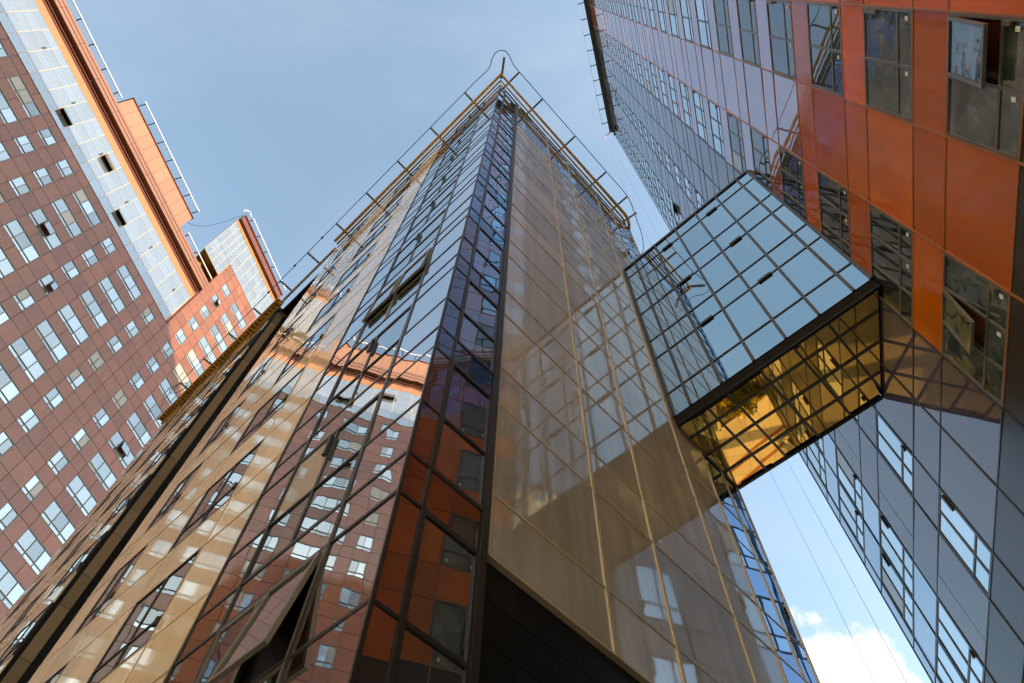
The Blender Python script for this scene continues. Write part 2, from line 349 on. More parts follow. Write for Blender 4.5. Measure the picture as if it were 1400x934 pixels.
def add_windows(building, wins, limit=100):
    """wins: (F, u, z, w, h, cols, rows, open, style, hidden). The largest ones in view are parts of their own."""
    wins = sorted(wins, key=lambda q: -shown_area(*q[:5]) * (1e-3 if q[9] else 1))
    for F, u, z, w_, h_, cols, rows, op, st, hid in wins[:limit]:
        ms = win_meshes(F.s, w_, h_, cols, rows, op, st)
        root = None
        for nm, me in ms:
            o = bpy.data.objects.new(nm, me); COL.objects.link(o)
            if root is None:
                F.place(o, u, z, st.get('d', 0), building); root = o
            else: o.parent = root
    rest = wins[limit:]
    if rest:
        bm = bmesh.new(); keys = []
        lay = None
        mats = []
        for F, u, z, w_, h_, cols, rows, op, st, hid in rest:
            for nm, me in win_meshes(F.s, w_, h_, cols, rows, op, st):
                mt = me.materials[0]
                if mt not in mats: mats.append(mt)
                n0 = len(bm.faces); v0 = len(bm.verts)
                bm.from_mesh(me); bm.verts.ensure_lookup_table(); bm.faces.ensure_lookup_table()
                T = Matrix.Translation(F.pt(u, z, st.get('d', 0)) - building.location) @ Matrix.Rotation(math.pi / 2 - F.h, 4, 'Z')
                for v in bm.verts[v0:]: v.co = T @ v.co
                for f in bm.faces[n0:]: f.material_index = mats.index(mt)
        me = bpy.data.meshes.new('window'); bm.to_mesh(me); bm.free()
        for mt in mats: me.materials.append(mt)
        o = bpy.data.objects.new('window', me); COL.objects.link(o); o.parent = building; o['kind'] = 'stuff'

def frange(a, b, st):
    out = []
    while a < b - 1e-6: out.append(a); a += st
    return out
def prism(mb, pts, z0, z1, r=None):
    n = len(pts)
    vs = [(p[0], p[1], z0 + ZC) for p in pts] + [(p[0], p[1], z1 + ZC) for p in pts]
    fs = [tuple(range(n))[::-1], tuple(range(n, 2 * n))] + [(i, (i + 1) % n, n + (i + 1) % n, n + i) for i in range(n)]
    mb.add(vs, fs, r)

# ------------------------------------------------------------------ the ground
TC = Vector((-1.05823, 4.47662, 0))                      # foot of the tower's sharp corner
uL = Vector((math.sin(HC), math.cos(HC), 0)); uR = Vector((math.sin(HC + math.pi / 2), math.cos(HC + math.pi / 2), 0))
nR = Vector((0.9560594, -0.2931731, 0)); tR = Vector((0.2931731, 0.9560594, 0))
G = -ZC
mb = MB(); mb.add([(-700, -700, 0), (700, -700, 0), (700, 700, 0), (-700, 700, 0)], [(0, 1, 2, 3)])
tag(mb.build('ground', 'asphalt'), 'dark asphalt ground around the towers', 'ground', kind='structure')
def gp(u, n, z): return nR * n + tR * u + Vector((0, 0, z))
mb = MB()
u_ = -16.
while u_ < 44:                                            # slabs of the forecourt, laid in courses
    n_ = -18.
    while n_ < 30:
        mb.add([gp(u_ + .006, n_ + .006, .004), gp(u_ + .006, n_ + 1.194, .004), gp(u_ + 1.194, n_ + 1.194, .004), gp(u_ + 1.194, n_ + .006, .004)], [(0, 1, 2, 3)])
        n_ += 1.2
    u_ += 1.2
M['slab'] = mat('paving_slab', (0.50, 0.45, 0.37), 1.4, .85, var=.12, fine=.003)
tag(mb.build('forecourt_paving', 'slab'), 'pale square paving slabs of the forecourt', 'paving', kind='structure')

# ------------------------------------------------------------------ LEFT BUILDING (43 m away)
LB = Face(nR * -43.0, HLR, -1)
lb = thing('apartment_tower', LB.pt(8, G), 'terracotta clad apartment tower with gridded windows, half in sunlight, stepped roof with white rails', 'building')
SL = 2.98
zL = lambda k: 59.35 + 3.03 * k
U_A, U_B = -40., 29.0
wl = []
two, three = (1.30, [.65 * 0 + .0]), 3.3
pattern = []                                             # (u, width, cols)
base = [(5.6, 3), (10.35, 2), (13.15, 3), (17.75, 2), (21.75, 2), (24.25, 3)]
pattern += base
pattern += [(2.87, 2), (.1, 2), (-4.35, 3), (-7.2, 2), (-11.8, 3), (-14.6, 2), (-17.4, 2), (-21.9, 3), (-26.5, 3), (-29.3, 2), (-33.9, 3), (-36.6, 2)]
st_l = []
def style_l(v, **k):
    return dict(name='left', v=v, frame=.05, bar=.055, depth=.12, proud=.012, metal='grey_metal', glass='glass_left', ang=.3, set=.05, **k)
L_plain = [style_l(0), style_l(1), style_l(2), style_l(3, blind=((0, 1),)), style_l(4, blind=((1, 1),)), style_l(5, blind=((0, 1), (1, 1), (0, 0), (1, 0))), style_l(6, blind=((0, 0),))]
W2, W3, HW = 1.32, 3.3, 1.76
lcells = []                                              # occupied by windows: (u0,u1,k)
krange = range(-14, 7)
for (u, n) in pattern:
    wd = W2 if n == 2 else W3
    for k in krange:
        z = zL(k)
        top = 62.0 if u < 20 else 79
        if z + HW > top: continue
        cols = [wd * (i + 1) / n for i in range(n - 1)]
        op = ()
        x = random.random()
        if x < .075: op = ((n - 1, 1),) if random.random() < .6 else ((n // 2, 1),)
        st = random.choice(L_plain[:3]) if random.random() < .66 else random.choice(L_plain[3:])
        if op: st = L_plain[0]
        q = project(LB.pt(u + wd / 2, z + .9))
        hid = q is None or inside(TOWER_OUT, q)
        wl.append((LB, u, z, wd, HW, cols, [.42], op, st, hid)); lcells.append((u, u + wd, k))
mw = MB(); mfr = MB()
ub = sorted({round(a, 3) for u, n in pattern for a in (u, u + (W2 if n == 2 else W3))} | {U_A, 20.3, U_B})
ub2 = []
for a, b in zip(ub, ub[1:]):                             # wide blank fields get an extra joint
    ub2.append(a)
    if b - a > 2.1: ub2.append((a + b) / 2)
ub2.append(ub[-1])
occ = {(round(a, 2), k) for a, b, k in lcells}
starts = {(round(u, 2)): (W2 if n == 2 else W3) for u, n in pattern}
for a, b in zip(ub2, ub2[1:]):
    for k in krange:
        z = zL(k); top = 62.2 if b <= 20.31 else 79.0
        if z >= top: continue
        wide = [(u, wd) for u, wd in starts.items() if u - .01 <= a and b <= u + wd + .01]
        z2 = min(z + 3.03, top)
        if wide and (round(wide[0][0], 2), k) in occ: LB.panel(mw, a, b, z + HW, z2, 0, .02)
        else:
            if z + HW < z2: LB.panel(mw, a, b, z, z + HW, 0, .02); LB.panel(mw, a, b, z + HW, z2, 0, .02)
            else: LB.panel(mw, a, b, z, z2, 0, .02)
    LB.panel(mw, a, b, G, zL(-14), 0, .02)
mw.build('cladding', 'terracotta_left', lb)
# structure behind the cladding (also keeps the sun off the far side)
mb = MB()
P = lambda u, d: (LB.p + u * LB.t + d * LB.n)
prism(mb, [P(U_A, -.13), P(20.28, -.13), P(20.28, -15), P(U_A, -15)], G, 70.2)
prism(mb, [P(20.3, -.13), P(U_B, -.13), P(U_B, -15), P(20.3, -15)], G, 79.0)
mb.build('structural_wall', 'brown_metal', lb)
# glazed top storeys of the first part
mg, mt_ = MB(), MB()
cu = [-40] + [x for x in frange(-38.4, 20, 1.62)] + [20.0]
zc = [62.3, 63.55, 64.55, 65.75, 67.0, 68.1]
def curtain(F, us, zs, panes, trims, skip=()):
    for i, (a, b) in enumerate(zip(us, us[1:])):
        for j, (c, d) in enumerate(zip(zs, zs[1:])):
            if (i, j) not in skip: F.panel(panes, a, b, c, d, 0, .012, .0012)
    for i, a in enumerate(us): F.box(trims, a - .02, a + .02, zs[0], zs[-1], -.1, .022 if i % 2 else .03)
    for j, c in enumerate(zs): F.box(trims, us[0], us[-1], c - .02, c + .02, -.1, .018)
openc = {(24, 1), (27, 3), (30, 1)}
curtain(LB, cu, zc, mg, mt_, openc)
mg.build('curtain_glazing', 'glass_curtain', lb); mt_.build('glazing_bars', 'cream_metal', lb)
for i, j in openc:                                       # panes standing open
    mv = MB(); LB.box(mv, cu[i] + .03, cu[i + 1] - .03, zc[j] + .03, zc[j + 1] - .03, -.12, -.1); o = mv.build('open_pane', 'void', lb)
    mv = MB(); a, b, c, d = cu[i], cu[i + 1], zc[j], zc[j + 1]
    mv.add([LB.pt(a + .05, c + .05, .45), LB.pt(b - .05, c + .05, .45), LB.pt(b - .05, d - .05, .06), LB.pt(a + .05, d - .05, .06)], [(0, 1, 2, 3)])
    s_ = mv.build('sash', 'glass_curtain', lb); s_.parent = o
# slim vertical windows with dark vents in the glazing
mv = MB()
for i in range(2, len(cu) - 1, 3): LB.box(mv, cu[i + 1] - .22, cu[i + 1] - .06, zc[1 + i % 3], zc[1 + i % 3] + .55, .0, .05)
mv.build('vent', 'dark_metal', lb)
# flat band, shadow gap and projecting parapet
mb = MB(); cb = [-40] + frange(-38.4, 20, 3.24) + [20.1]
for a, b in zip(cb, cb[1:]): LB.panel(mb, a, b, 68.12, 69.15, .03, .01, .0008)
mb.build('fascia_band', 'rust_metal', lb)
mb = MB()
for z in (69.15, 69.5, 69.85): LB.box(mb, -40, 20.1, z + .03, z + .33, -.1, -.35 + .45 * (z - 69) )
mb.build('gutter', 'brown_metal', lb)
mb = MB()
for a, b in zip(cb, cb[1:]):
    for z0, z1, d in ((70.2, 70.75, .50), (70.75, 71.3, .55), (71.3, 71.75, .60)): LB.box(mb, a + .012, b - .012, z0 + .01, z1, -.1, d)
mb.build('parapet', 'parapet_brown', lb)
# penthouse block
mp = MB(); pu = [-.2] + frange(1.0, 13.2, 1.22) + [13.2]
for a, b in zip(pu, pu[1:]): LB.panel(mp, a, b, 71.8, 75.2, .35, .012, .001, .2)
pb = mp.build('penthouse', 'penthouse', lb)
mp = MB(); LB.box(mp, -.15, 13.15, 70.3, 75.25, -9, .2); o = mp.build('penthouse_wall', 'brown_metal', lb); o.parent = pb
o.location = pb.location * 0
mp = MB(); LB.box(mp, -.3, 13.3, 75.25, 75.4, -9, .45); o = mp.build('coping', 'brown_metal', lb); o.parent = pb
# upper block of the second part
up = MB(); ut = MB()
cu2 = [16.85, 17.7, 18.55, 19.4, 20.3] + frange(21.5, 28.4, 1.15) + [28.5]
curtain(LB, cu2[:5], [75.4, 76.7, 77.9, 79.1], up, ut)
curtain(LB, cu2, [79.1, 80.4, 81.6, 82.9, 84.1, 85.3], up, ut)
ug = up.build('upper_glazing', 'glass_curtain', lb); ut.build('glazing_bars', 'cream_metal', lb)
mb = MB(); prism(mb, [P(16.9, -.12), P(28.5, -.12), P(28.5, -12), P(23.0, -12)], 79.02, 86.6); prism(mb, [P(16.9, -.12), P(20.28, -.12), P(20.28, -5.5), P(19.6, -5.5)], 75.5, 79.0)
mb.build('upper_wall', 'brown_metal', lb)
mb = MB()
for a, b in zip([16.8, 20.3, 23.0, 25.7], [20.3, 23.0, 25.7, 28.5]): LB.panel(mb, a, b, 85.3, 86.0, .04, .01, .0008)
mb.build('fascia_band', 'rust_metal', lb)
mb = MB(); LB.box(mb, 16.8, 28.6, 86.05, 87.3, -.1, .45); LB.box(mb, 16.8, 28.6, 87.3, 87.55, -.1, .6); mb.build('gutter', 'brown_metal', lb)
# roof terrace between the two parts
mb = MB(); LB.box(mb, 13.4, 20.28, 70.2, 70.35, -12, -.2); mb.build('terrace_deck', 'roof', lb)
mb = MB(); LB.box(mb, 16.9, 20.2, 70.36, 75.48, -4.2, -4.0); mb.build('terrace_wall', 'penthouse', lb)
add_windows(lb, wl, 100)
# roof rails
def rail(building, F, u0, u1, z, d, step, rad, d_in, metal='white_metal', post='dark_metal', loop=False):
    mr = MB(); pts = [F.pt(u0, z, d), F.pt(u1, z, d)]
    mr.tube(pts, rad, 8); o = mr.build('roof_rail', metal, building)
    for u in frange(u0 + .25, u1, step):
        mr = MB(); mr.bar(F.pt(u, z - .12, d_in), F.pt(u, z - .05, d + .02), .1, .1); mr.build('rail_bracket', post, building).parent = o
    o.location = (0, 0, 0)
    return o
rail(lb, LB, -39, -.6, 73.4, .3, 2.35, .075, -.6)
rail(lb, LB, .4, 13.0, 77.2, .35, 2.05, .075, -.6)
rail(lb, LB, 14.2, 20.0, 73.0, .4, 2.1, .075, -.6)
rail(lb, LB, 17.6, 28.4, 88.6, .7, 2.3, .075, -.3)
mr = MB(); pts = []
for k in range(13):
    a = math.pi * k / 12; pts.append(LB.pt(16.9 - .55 * math.cos(a) * -1 * .9, 88.6 + .9 * math.sin(a), .5 - .6 * (k / 12)))
mr.tube(pts, .06, 8); mr.build('rail_loop', 'white_metal', lb)
mr = MB(); c0, c1 = LB.pt(13.3, 75.2, -.5), LB.pt(16.9, 88.9, .0)
pts = [c0.lerp(c1, k / 12) + Vector((0, 0, -3.4 * math.sin(math.pi * k / 12))) for k in range(13)]
mr.tube(pts, .03, 6); mr.build('safety_cable', 'dark_metal', lb)

# ------------------------------------------------------------------ MIDDLE TOWER
FL = Face(TC, HC, +1); FR = Face(TC, HC + math.pi / 2, -1)
tw = thing('glass_tower', Vector((TC.x, TC.y, 0)), 'sharp cornered tower of mirror glass and beige panels with a gold cornice, in the centre', 'building')
ZF = lambda n: 5.32 + 3.02 * n
NS = range(-2, 10)
ROOF = ZF(10)                                            # 35.5
UL1, UL2, UL3, UR1 = 12.3, 17.5, 28.6, 10.05
core = MB()
prism(core, [TC + uL * .07 + uR * .07, TC + uL * UL1 + uR * .07, TC + uL * UL1 + uR * (UR1 - .1), TC + uL * .07 + uR * (UR1 - .1)], G, ROOF - .05)
prism(core, [TC + uL * (UL1 + .002) + uR * 1.6, TC + uL * UL2 + uR * 1.6, TC + uL * UL2 + uR * (UR1 - .1), TC + uL * (UL1 + .002) + uR * (UR1 - .1)], G, ROOF - .3)
prism(core, [TC + uL * (UL2 + .002) + uR * .07, TC + uL * UL3 + uR * .07, TC + uL * UL3 + uR * (UR1 - .1), TC + uL * (UL2 + .002) + uR * (UR1 - .1)], G, ROOF - .05)
core.build('structural_wall', 'black', tw)
terr, refl_violet, refl_blue, mirr, beige, fbeige, bars, bbars, fbars = MB(), MB(), MB(), MB(), MB(), MB(), MB(), MB(), MB()
wt = []
ST = dict(name='tower', v=0, frame=.045, bar=.05, depth=.1, proud=.012, metal='dark_metal', glass='tower_window', ang=.12, hinge=((1, 1),))
STo = dict(ST, v=9, ang=.05, metal='grey_metal', bar=.09, hinge=()); STn = dict(ST, v=10, ang=.17, metal='grey_metal', frame=.07, bar=.08)
STb = [dict(ST, v=k, hinge=((0, 0),), ang=.13) for k in (1, 2, 3)]
for n in NS:
    F = ZF(n); zs = [F, F + .64, F + 1.66, F + 3.02]
    # terracotta mirror glass next to the corner
    for a, b in ((0.0, 1.05), (3.0, 3.9)):
        for c, d in zip(zs, zs[1:]): FL.panel(mirr, a, b, c, d, 0, .012)
    FL.panel(mirr, 1.05, 3.0, zs[0], zs[1], 0, .012)
    op, st = (), ST
    if n == 2: op, st = ((0, 1), (1, 1)), STo
    if n == -1: op, st = ((0, 1),), STn
    if n == 0: st = dict(ST, v=11, blind=((1, 1),))
    wt.append((FL, 1.06, zs[1], 1.93, 2.37, [.98], [1.02], op, st, False))
    for z in zs[:3]: FL.box(bars, 0, 3.9, z - .022, z + .022, -.07, .012)
    # beige field
    zb = [F, F + 1.17, F + 3.02]
    for a, b, wn in ((3.93, 5.45, 0), (5.45, 7.45, 1), (7.45, 9.62, 0), (9.62, 10.95, 1), (10.95, 12.28, 0)):
        FL.panel(beige, a, b, zb[0], zb[1], 0, .012)
        if wn:
            opn = ((0, 1),) if (n, a) in ((1, 5.45), (0, 5.45), (6, 9.62), (4, 5.45)) else ()
            st = STb[n % 3]
            wt.append((FL, a + .01, zb[1], b - a - .02, 1.85, [(b - a) * .5], [.5], (), dict(st, v=20 + n % 3) if not opn else st, False))
        else: FL.panel(beige, a, b, zb[1], zb[2], 0, .012)
    for z in zb[:2]: FL.box(bbars, 3.93, 12.28, z - .014, z + .014, -.07, .008)
    # far part of the same facade
    for a, b, wn in ((17.5, 19.5, 1), (19.5, 21.1, 0), (21.1, 22.6, 1), (22.6, 24.9, 0), (24.9, 26.4, 1), (26.4, 28.6, 0)):
        FL.panel(fbeige, a, b, zb[0], zb[1], 0, .012)
        if wn: wt.append((FL, a + .01, zb[1], b - a - .02, 1.85, [(b - a) * .5], [.5], (), dict(STb[n % 3], v=20 + n % 3), False))
        else: FL.panel(fbeige, a, b, zb[1], zb[2], 0, .012)
    for z in zb[:2]: FL.box(fbars, 17.5, 28.6, z - .014, z + .014, -.07, .008)
for a in (1.05, 2.98): FL.box(bars, a - .025, a + .025, ZF(-2), ROOF, -.07, .018)
FL.box(bars, 3.885, 3.93, ZF(-2), ROOF, -.07, .02)
for a in (19.5, 21.1, 22.6, 24.9, 26.4): FL.box(fbars, a - .016, a + .016, ZF(-2), ROOF - .6, -.07, .012)
for a in (5.45, 7.45, 9.62, 10.95): FL.box(bbars, a - .016, a + .016, ZF(-2), ROOF, -.07, .012)
# narrow strip of dark terracotta windows on the other side of the corner
STs = dict(name='strip', v=0, frame=.045, bar=.06, depth=.1, proud=.015, metal='dark_metal', glass='glass_tower', ang=.1, label=())
for n in NS:
    F = ZF(n); zs = [F, F + .64, F + 1.66, F + 3.02]
    tm = refl_blue if n > 2 else refl_violet if n > 0 else terr  # tint changes with height: the reflected facade is painted into the glass
    FR.panel(tm, .02, 1.12, zs[0], zs[1], 0, .012)
    FR.panel(tm, .02, .31, zs[1], zs[2], 0, .012); FR.panel(tm, .02, .31, zs[2], zs[3], 0, .012)
    wt.append((FR, .33, zs[1], .80, 2.37, [], [1.02], (), dict(STs, v=n % 4 + (40 if n > 1 else 0), glass='glass_reflect_blue' if n > 1 else 'glass_tower'), False))
    for z in zs[:3]: FR.box(bars, .02, 1.12, z - .02, z + .02, -.07, .012)
FR.box(bars, .305, .34, ZF(-2), ROOF, -.07, .02); FR.box(bars, 1.125, 1.225, ZF(-2), ROOF, -.07, .03)
# tan glass face above a black tiled base
tan, tbars, tile = MB(), MB(), MB()
ut_ = [1.24, 3.38, 4.86, 7.12, 8.40, 9.32, 10.03]
blue = MB()
for n in range(0, 10):
    F = ZF(n) + .08 if n == 0 else ZF(n); zs = [F, ZF(n) + 1.06, ZF(n) + 3.02]
    for a, b in zip(ut_, ut_[1:]):
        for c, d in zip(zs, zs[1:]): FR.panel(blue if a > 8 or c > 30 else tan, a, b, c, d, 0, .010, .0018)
    for z in zs[:2]: FR.box(tbars, 1.24, 10.03, z - .018, z + .018, -.07, .012)
blue.build('blue_glazing', 'blue_mirror', tw)
for a in ut_[:-1]:
    FR.box(tbars, a - .030, a - .008, ZF(0) + .06, ROOF, -.07, .02); FR.box(tbars, a + .008, a + .030, ZF(0) + .06, ROOF, -.07, .02)
FR.box(tbars, 10.0, 10.06, ZF(0) + .06, ROOF, -.07, .02)
for j, z in enumerate(frange(-1.6, 5.2, .5)):
    z1 = min(z + .5, 5.28)
    for k in range(-1, 9):
        a = 1.25 + 1.07 * k + (.52 if j % 2 else 0); b = a + 1.07
        FR.panel(tile, max(a, 1.25), min(b, 10.03), z, z1, -.06, .005, .001, .03)
refl_blue.build('blue_reflection_glazing', 'strip_reflect_blue', tw); refl_violet.build('violet_reflection_glazing', 'strip_reflect_violet', tw); mirr.build('mirror_glazing', 'tower_mirror', tw); terr.build('terracotta_glazing', 'terracotta_tower', tw); beige.build('beige_panels', 'beige', tw); fbeige.build('far_beige_panels', 'beige', tw); fbars.build('far_joints', 'tan_metal', tw)
bars.build('dark_mullions', 'dark_metal', tw); bbars.build('beige_joints', 'tan_metal', tw)
tan.build('tan_glazing', 'tan', tw); tbars.build('tan_mullions', 'tan_metal', tw); tile.build('tiled_base', 'black', tw)
# corner post
mb = MB(); FL.box(mb, -.012, .012, ZF(-2), ROOF, -.03, .012); mb.build('corner_post', 'dark_metal', tw)
# recess between the near and the far part
NB = Face(TC + uR * 1.55, HC, +1)
mb, mk = MB(), MB()
for n in NS:
    F = ZF(n)
    NB.panel(mb, 14.6, 15.7, F, F + 1.2, 0, .012); NB.panel(mk, 12.35, 14.6, F, F + 3.02, -.02, .006); NB.panel(mk, 15.7, 17.45, F, F + 3.02, -.02, .006)
    wt.append((NB, 14.62, F + 1.2, 1.06, 1.8, [], [.5], (), dict(ST, v=30, hinge=()), False))
mb.build('recess_glazing', 'terracotta_tower', tw)
SB = Face(TC + uL * 17.44, HC + math.pi / 2, -1)
sgz = MB()
for n in NS:
    SB.panel(mk, .04, .16, ZF(n), ZF(n) + 3.02, 0, .006); SB.panel(mk, .55, 1.5, ZF(n), ZF(n) + 3.02, 0, .006)
    SB.panel(sgz, .17, .54, ZF(n), ZF(n) + 1.2, 0, .01); SB.panel(sgz, .17, .54, ZF(n) + 1.2, ZF(n) + 3.02, 0, .01)
sgz.build('return_panels', 'return_beige', tw)
NE = Face(TC + uL * 12.33, HC + math.pi / 2, +1); ne = MB()
for n in NS: NE.panel(ne, .04, 1.5, ZF(n), ZF(n) + 1.17, 0, .01); NE.panel(ne, .04, 1.5, ZF(n) + 1.17, ZF(n) + 3.02, 0, .01)
ne.build('end_panels', 'beige', tw)
mb = MB(); FR.box(mb, 1.25, 10.0, -1.5, 5.25, -.092, -.089); mb.build('tile_backing', 'grey_metal', tw)
for z in (ROOF - .12, ROOF - .42):
    mb = MB(); FL.box(mb, 12.34, 16.88, z, z + .07, .0, .12); mb.build('parapet_rail', 'tan_metal', tw)
mk.build('recess_cladding', 'black', tw)
mb = MB(); NB.box(mb, 12.35, 17.4, ROOF - .5, ROOF - .2, 0, 1.3); mb.build('recess_cap', 'black', tw)
add_windows(tw, wt, 100)
# gold cornice: two tubes carried on brackets, all round
def cornice(pts_in, pts_out, z, name='cornice'):
    c = MB()
    c.tube([p + Vector((0, 0, z + ZC + .1)) for p in pts_in], .06, 10); c.tube([p + Vector((0, 0, z + ZC + .16)) for p in pts_out], .085, 10)
    return c
def off(l, r): return TC + uL * l + uR * r
def arc(c, r): return [off(c - r * math.cos(k), 9.15 + r * math.sin(k)) for k in [i * math.pi / 16 for i in range(9)]]
c = cornice([off(12.2, -.13), off(-.13, -.13)] + arc(.9, 1.03) + [off(10, 10.18)], [off(12.2, -.32), off(-.34, -.32)] + arc(.9, 1.24) + [off(10, 10.39)], ROOF)
co = c.build('cornice', 'gold_metal', tw, True)
for u in (1.56, 4.02, 6.48, 8.93, 11.39):
    br = MB(); br.bar(off(u, .0) + Vector((0, 0, ROOF + ZC + .13)), off(u, -.3) + Vector((0, 0, ROOF + ZC + .13)), .05, .07)
    o = br.build('cornice_bracket', 'gold_metal', tw); o.parent = co; o.location = (0, 0, 0)
for u in (.22, 1.91, 4.37, 6.83, 8.58):
    br = MB(); br.bar(off(.0, u) + Vector((0, 0, ROOF + ZC + .13)), off(-.3, u) + Vector((0, 0, ROOF + ZC + .13)), .05, .07)
    o = br.build('cornice_bracket', 'gold_metal', tw); o.parent = co; o.location = (0, 0, 0)
R2 = ROOF - .5
mb = MB(); FL.box(mb, 16.9, 28.9, R2 - .1, R2 + .08, -.05, .07); FL.box(mb, 16.9, 28.9, R2 + .0, R2 + .12, .3, .4)
for u in frange(17.0, 28.8, .3): FL.box(mb, u, u + .1, R2 - .02, R2 + .07, .07, .3)
mb.build('far_cornice', 'gold_metal', tw)
mb = MB(); FL.box(mb, 16.9, 28.9, R2 + .125, R2 + .2, -.05, .38); mb.build('far_cornice_plate', 'gold_metal', tw)
mb = MB(); prism(mb, [off(-.02, -.02), off(12.3, -.02), off(12.3, 9.9), off(-.02, 9.9)], ROOF - .03, ROOF + .05)
prism(mb, [off(12.305, .6), off(17.3, .6), off(17.3, 9.9), off(12.305, 9.9)], ROOF - .03, ROOF + .05)
prism(mb, [off(17.305, .05), off(28.62, .05), off(28.62, 9.9), off(17.305, 9.9)], ROOF - .52, ROOF - .3)
mb.build('roof', 'roof', tw)
# outriggers and the lifeline cable they hold
zc_ = ROOF + .22
up_ = Vector((0, 0, zc_ + ZC))
def outrigger(p, q, t=.085):
    m_ = MB(); m_.bar(p + up_, q + up_, t, t); m_.build('outrigger', 'grey_metal', tw)
for l in (1.56, 4.02, 6.48, 8.93, 11.39, 13.85, 16.3, 18.8, 21.2, 23.7, 26.2): outrigger(off(l, .05), off(l, -.92))
for r in (.22, 1.91, 4.37, 6.83, 8.58): outrigger(off(.05, r), off(-1.03, r))
outrigger(off(-.2, -.16), off(-.98, -.77), .11); outrigger(off(.05, 9.5), off(-.85, 9.6))
cb_ = [off(28.5, -.9), off(1.2, -.93), off(.5, -.92), off(.05, -.9), off(-.2, -.95), off(-.48, -1.12), off(-.78, -1.2), off(-1.05, -1.12), off(-1.2, -.9), off(-1.18, -.6), off(-1.08, -.3), off(-1.05, -.03), off(-1.05, .5), off(-1.06, 8.3), off(-1.0, 8.8), off(-.8, 9.4), off(.16, 11.5), off(3, 13)]
def smooth(pts, n=4):
    out = []
    for i in range(len(pts) - 1):
        p0, p1, p2, p3 = pts[max(i - 1, 0)], pts[i], pts[i + 1], pts[min(i + 2, len(pts) - 1)]
        if (p2 - p1).length > 3: out.append(p1); continue
        for k in range(n):
            t = k / n; out.append(.5 * (2 * p1 + (p2 - p0) * t * min(1, (p2 - p1).length / max((p1 - p0).length, .01)) + 0 * p3) if False else p1.lerp(p2, t) + ((p1 - p0).normalized() * (1 - t) - (p3 - p2).normalized() * t) * t * (1 - t) * (p2 - p1).length * .5 if 0 < i < len(pts) - 2 else p1.lerp(p2, t))
    return out + [pts[-1]]
ca = MB(); ca.tube([p + up_ + Vector((0, 0, .06)) for p in smooth(cb_)], .02, 6); ca.build('lifeline_cable', 'dark_metal', tw)
for l in (12.6, 15.0, 17.4):
    ca = MB(); ca.tube([off(l, -.92) + up_, off(l, -.92) + up_ + Vector((0, 0, .13))], .06, 8); ca.build('cable_clamp', 'dark_metal', tw)
lp = MB(); pts = []
for k in range(17):
    a = 2 * math.pi * k / 16; pts.append(off(26.6 + .55 * math.cos(a), -.75 + .3 * math.sin(a)) + up_ + Vector((0, 0, .45 * math.sin(a))))
lp.tube(pts, .025, 6); lp.build('cable_coil', 'dark_metal', tw)

# ------------------------------------------------------------------ RIGHT BUILDING
DR = 6.11102
RB = Face(nR * DR, HLR, +1)
rb = thing('highrise_block', RB.pt(8, G), 'tall orange brown glass clad block looming on the right, joined by the skybridge', 'building')
ZR = lambda n: 9.83 + 3.0 * n
NR = range(-3, 25)
TOPR = ZR(25) - 1.3                                     # 83.5
UR0, UR9 = -15., 18.2
core = MB(); P = lambda u, d: (RB.p + u * RB.t + d * RB.n)
prism(core, [P(UR0, -.1), P(UR9 - .05, -.1), P(UR9 - .05, -17), P(UR0, -17)], G, TOPR - .1)
core.build('structural_wall', 'brown_metal', rb)
# unseen slanted wing read from its shadow; added columns lift it for sun underneath
wing = MB(); prism(wing, [P(UR9 - .04, -.12), P(UR9 + 11.4, -16), P(UR9 - .04, -16)], 9.0, TOPR - .12)
wing.build('slanted_wing', 'terracotta_right', rb)
for u, d in ((UR9 + 2.2, -5.5), (UR9 + 5.2, -9.7), (UR9 + 8.4, -14.2)):
    cm = MB(); c0 = P(u, d); cm.tube([Vector((c0.x, c0.y, 0)), Vector((c0.x, c0.y, 9.0 + ZC))], .35, 16); cm.build('added_column', 'grey_metal', rb, True)
pan_up, refl_mauve, slate, edge, shade_base, rbar, dbar = MB(), MB(), MB(), MB(), MB(), MB(), MB()
wr = []
SR = dict(name='right', frame=.05, bar=.055, depth=.09, proud=.012, metal='grey_metal', glass='glass_right', ang=.14)
SRD = dict(SR, name='rightd', metal='dark_metal')
SRB = dict(SR, name='rightb', metal='dark_metal', glass='glass_bright'); SRF = dict(SR, name='rightf', glass='film_glass')
wcols = [(-13.9, 1.88, 2), (-9.9, 2.14, 3), (-5.9, 1.88, 2), (-1.93, 1.88, 2), (2.06, 1.88, 2), (6.03, 2.14, 3), (11.53, 1.24, 2), (14.88, 1.36, 2), (16.29, 1.38, 2)]
ue = [-15, -13.92, -12.0, -9.93, -7.73, -5.93, -4.0, -1.95, -.03, 2.04, 3.96, 6.01, 8.19, 9.9, 11.51, 12.79, 14.86, 16.26, 17.69, 18.2]
lowred = 0
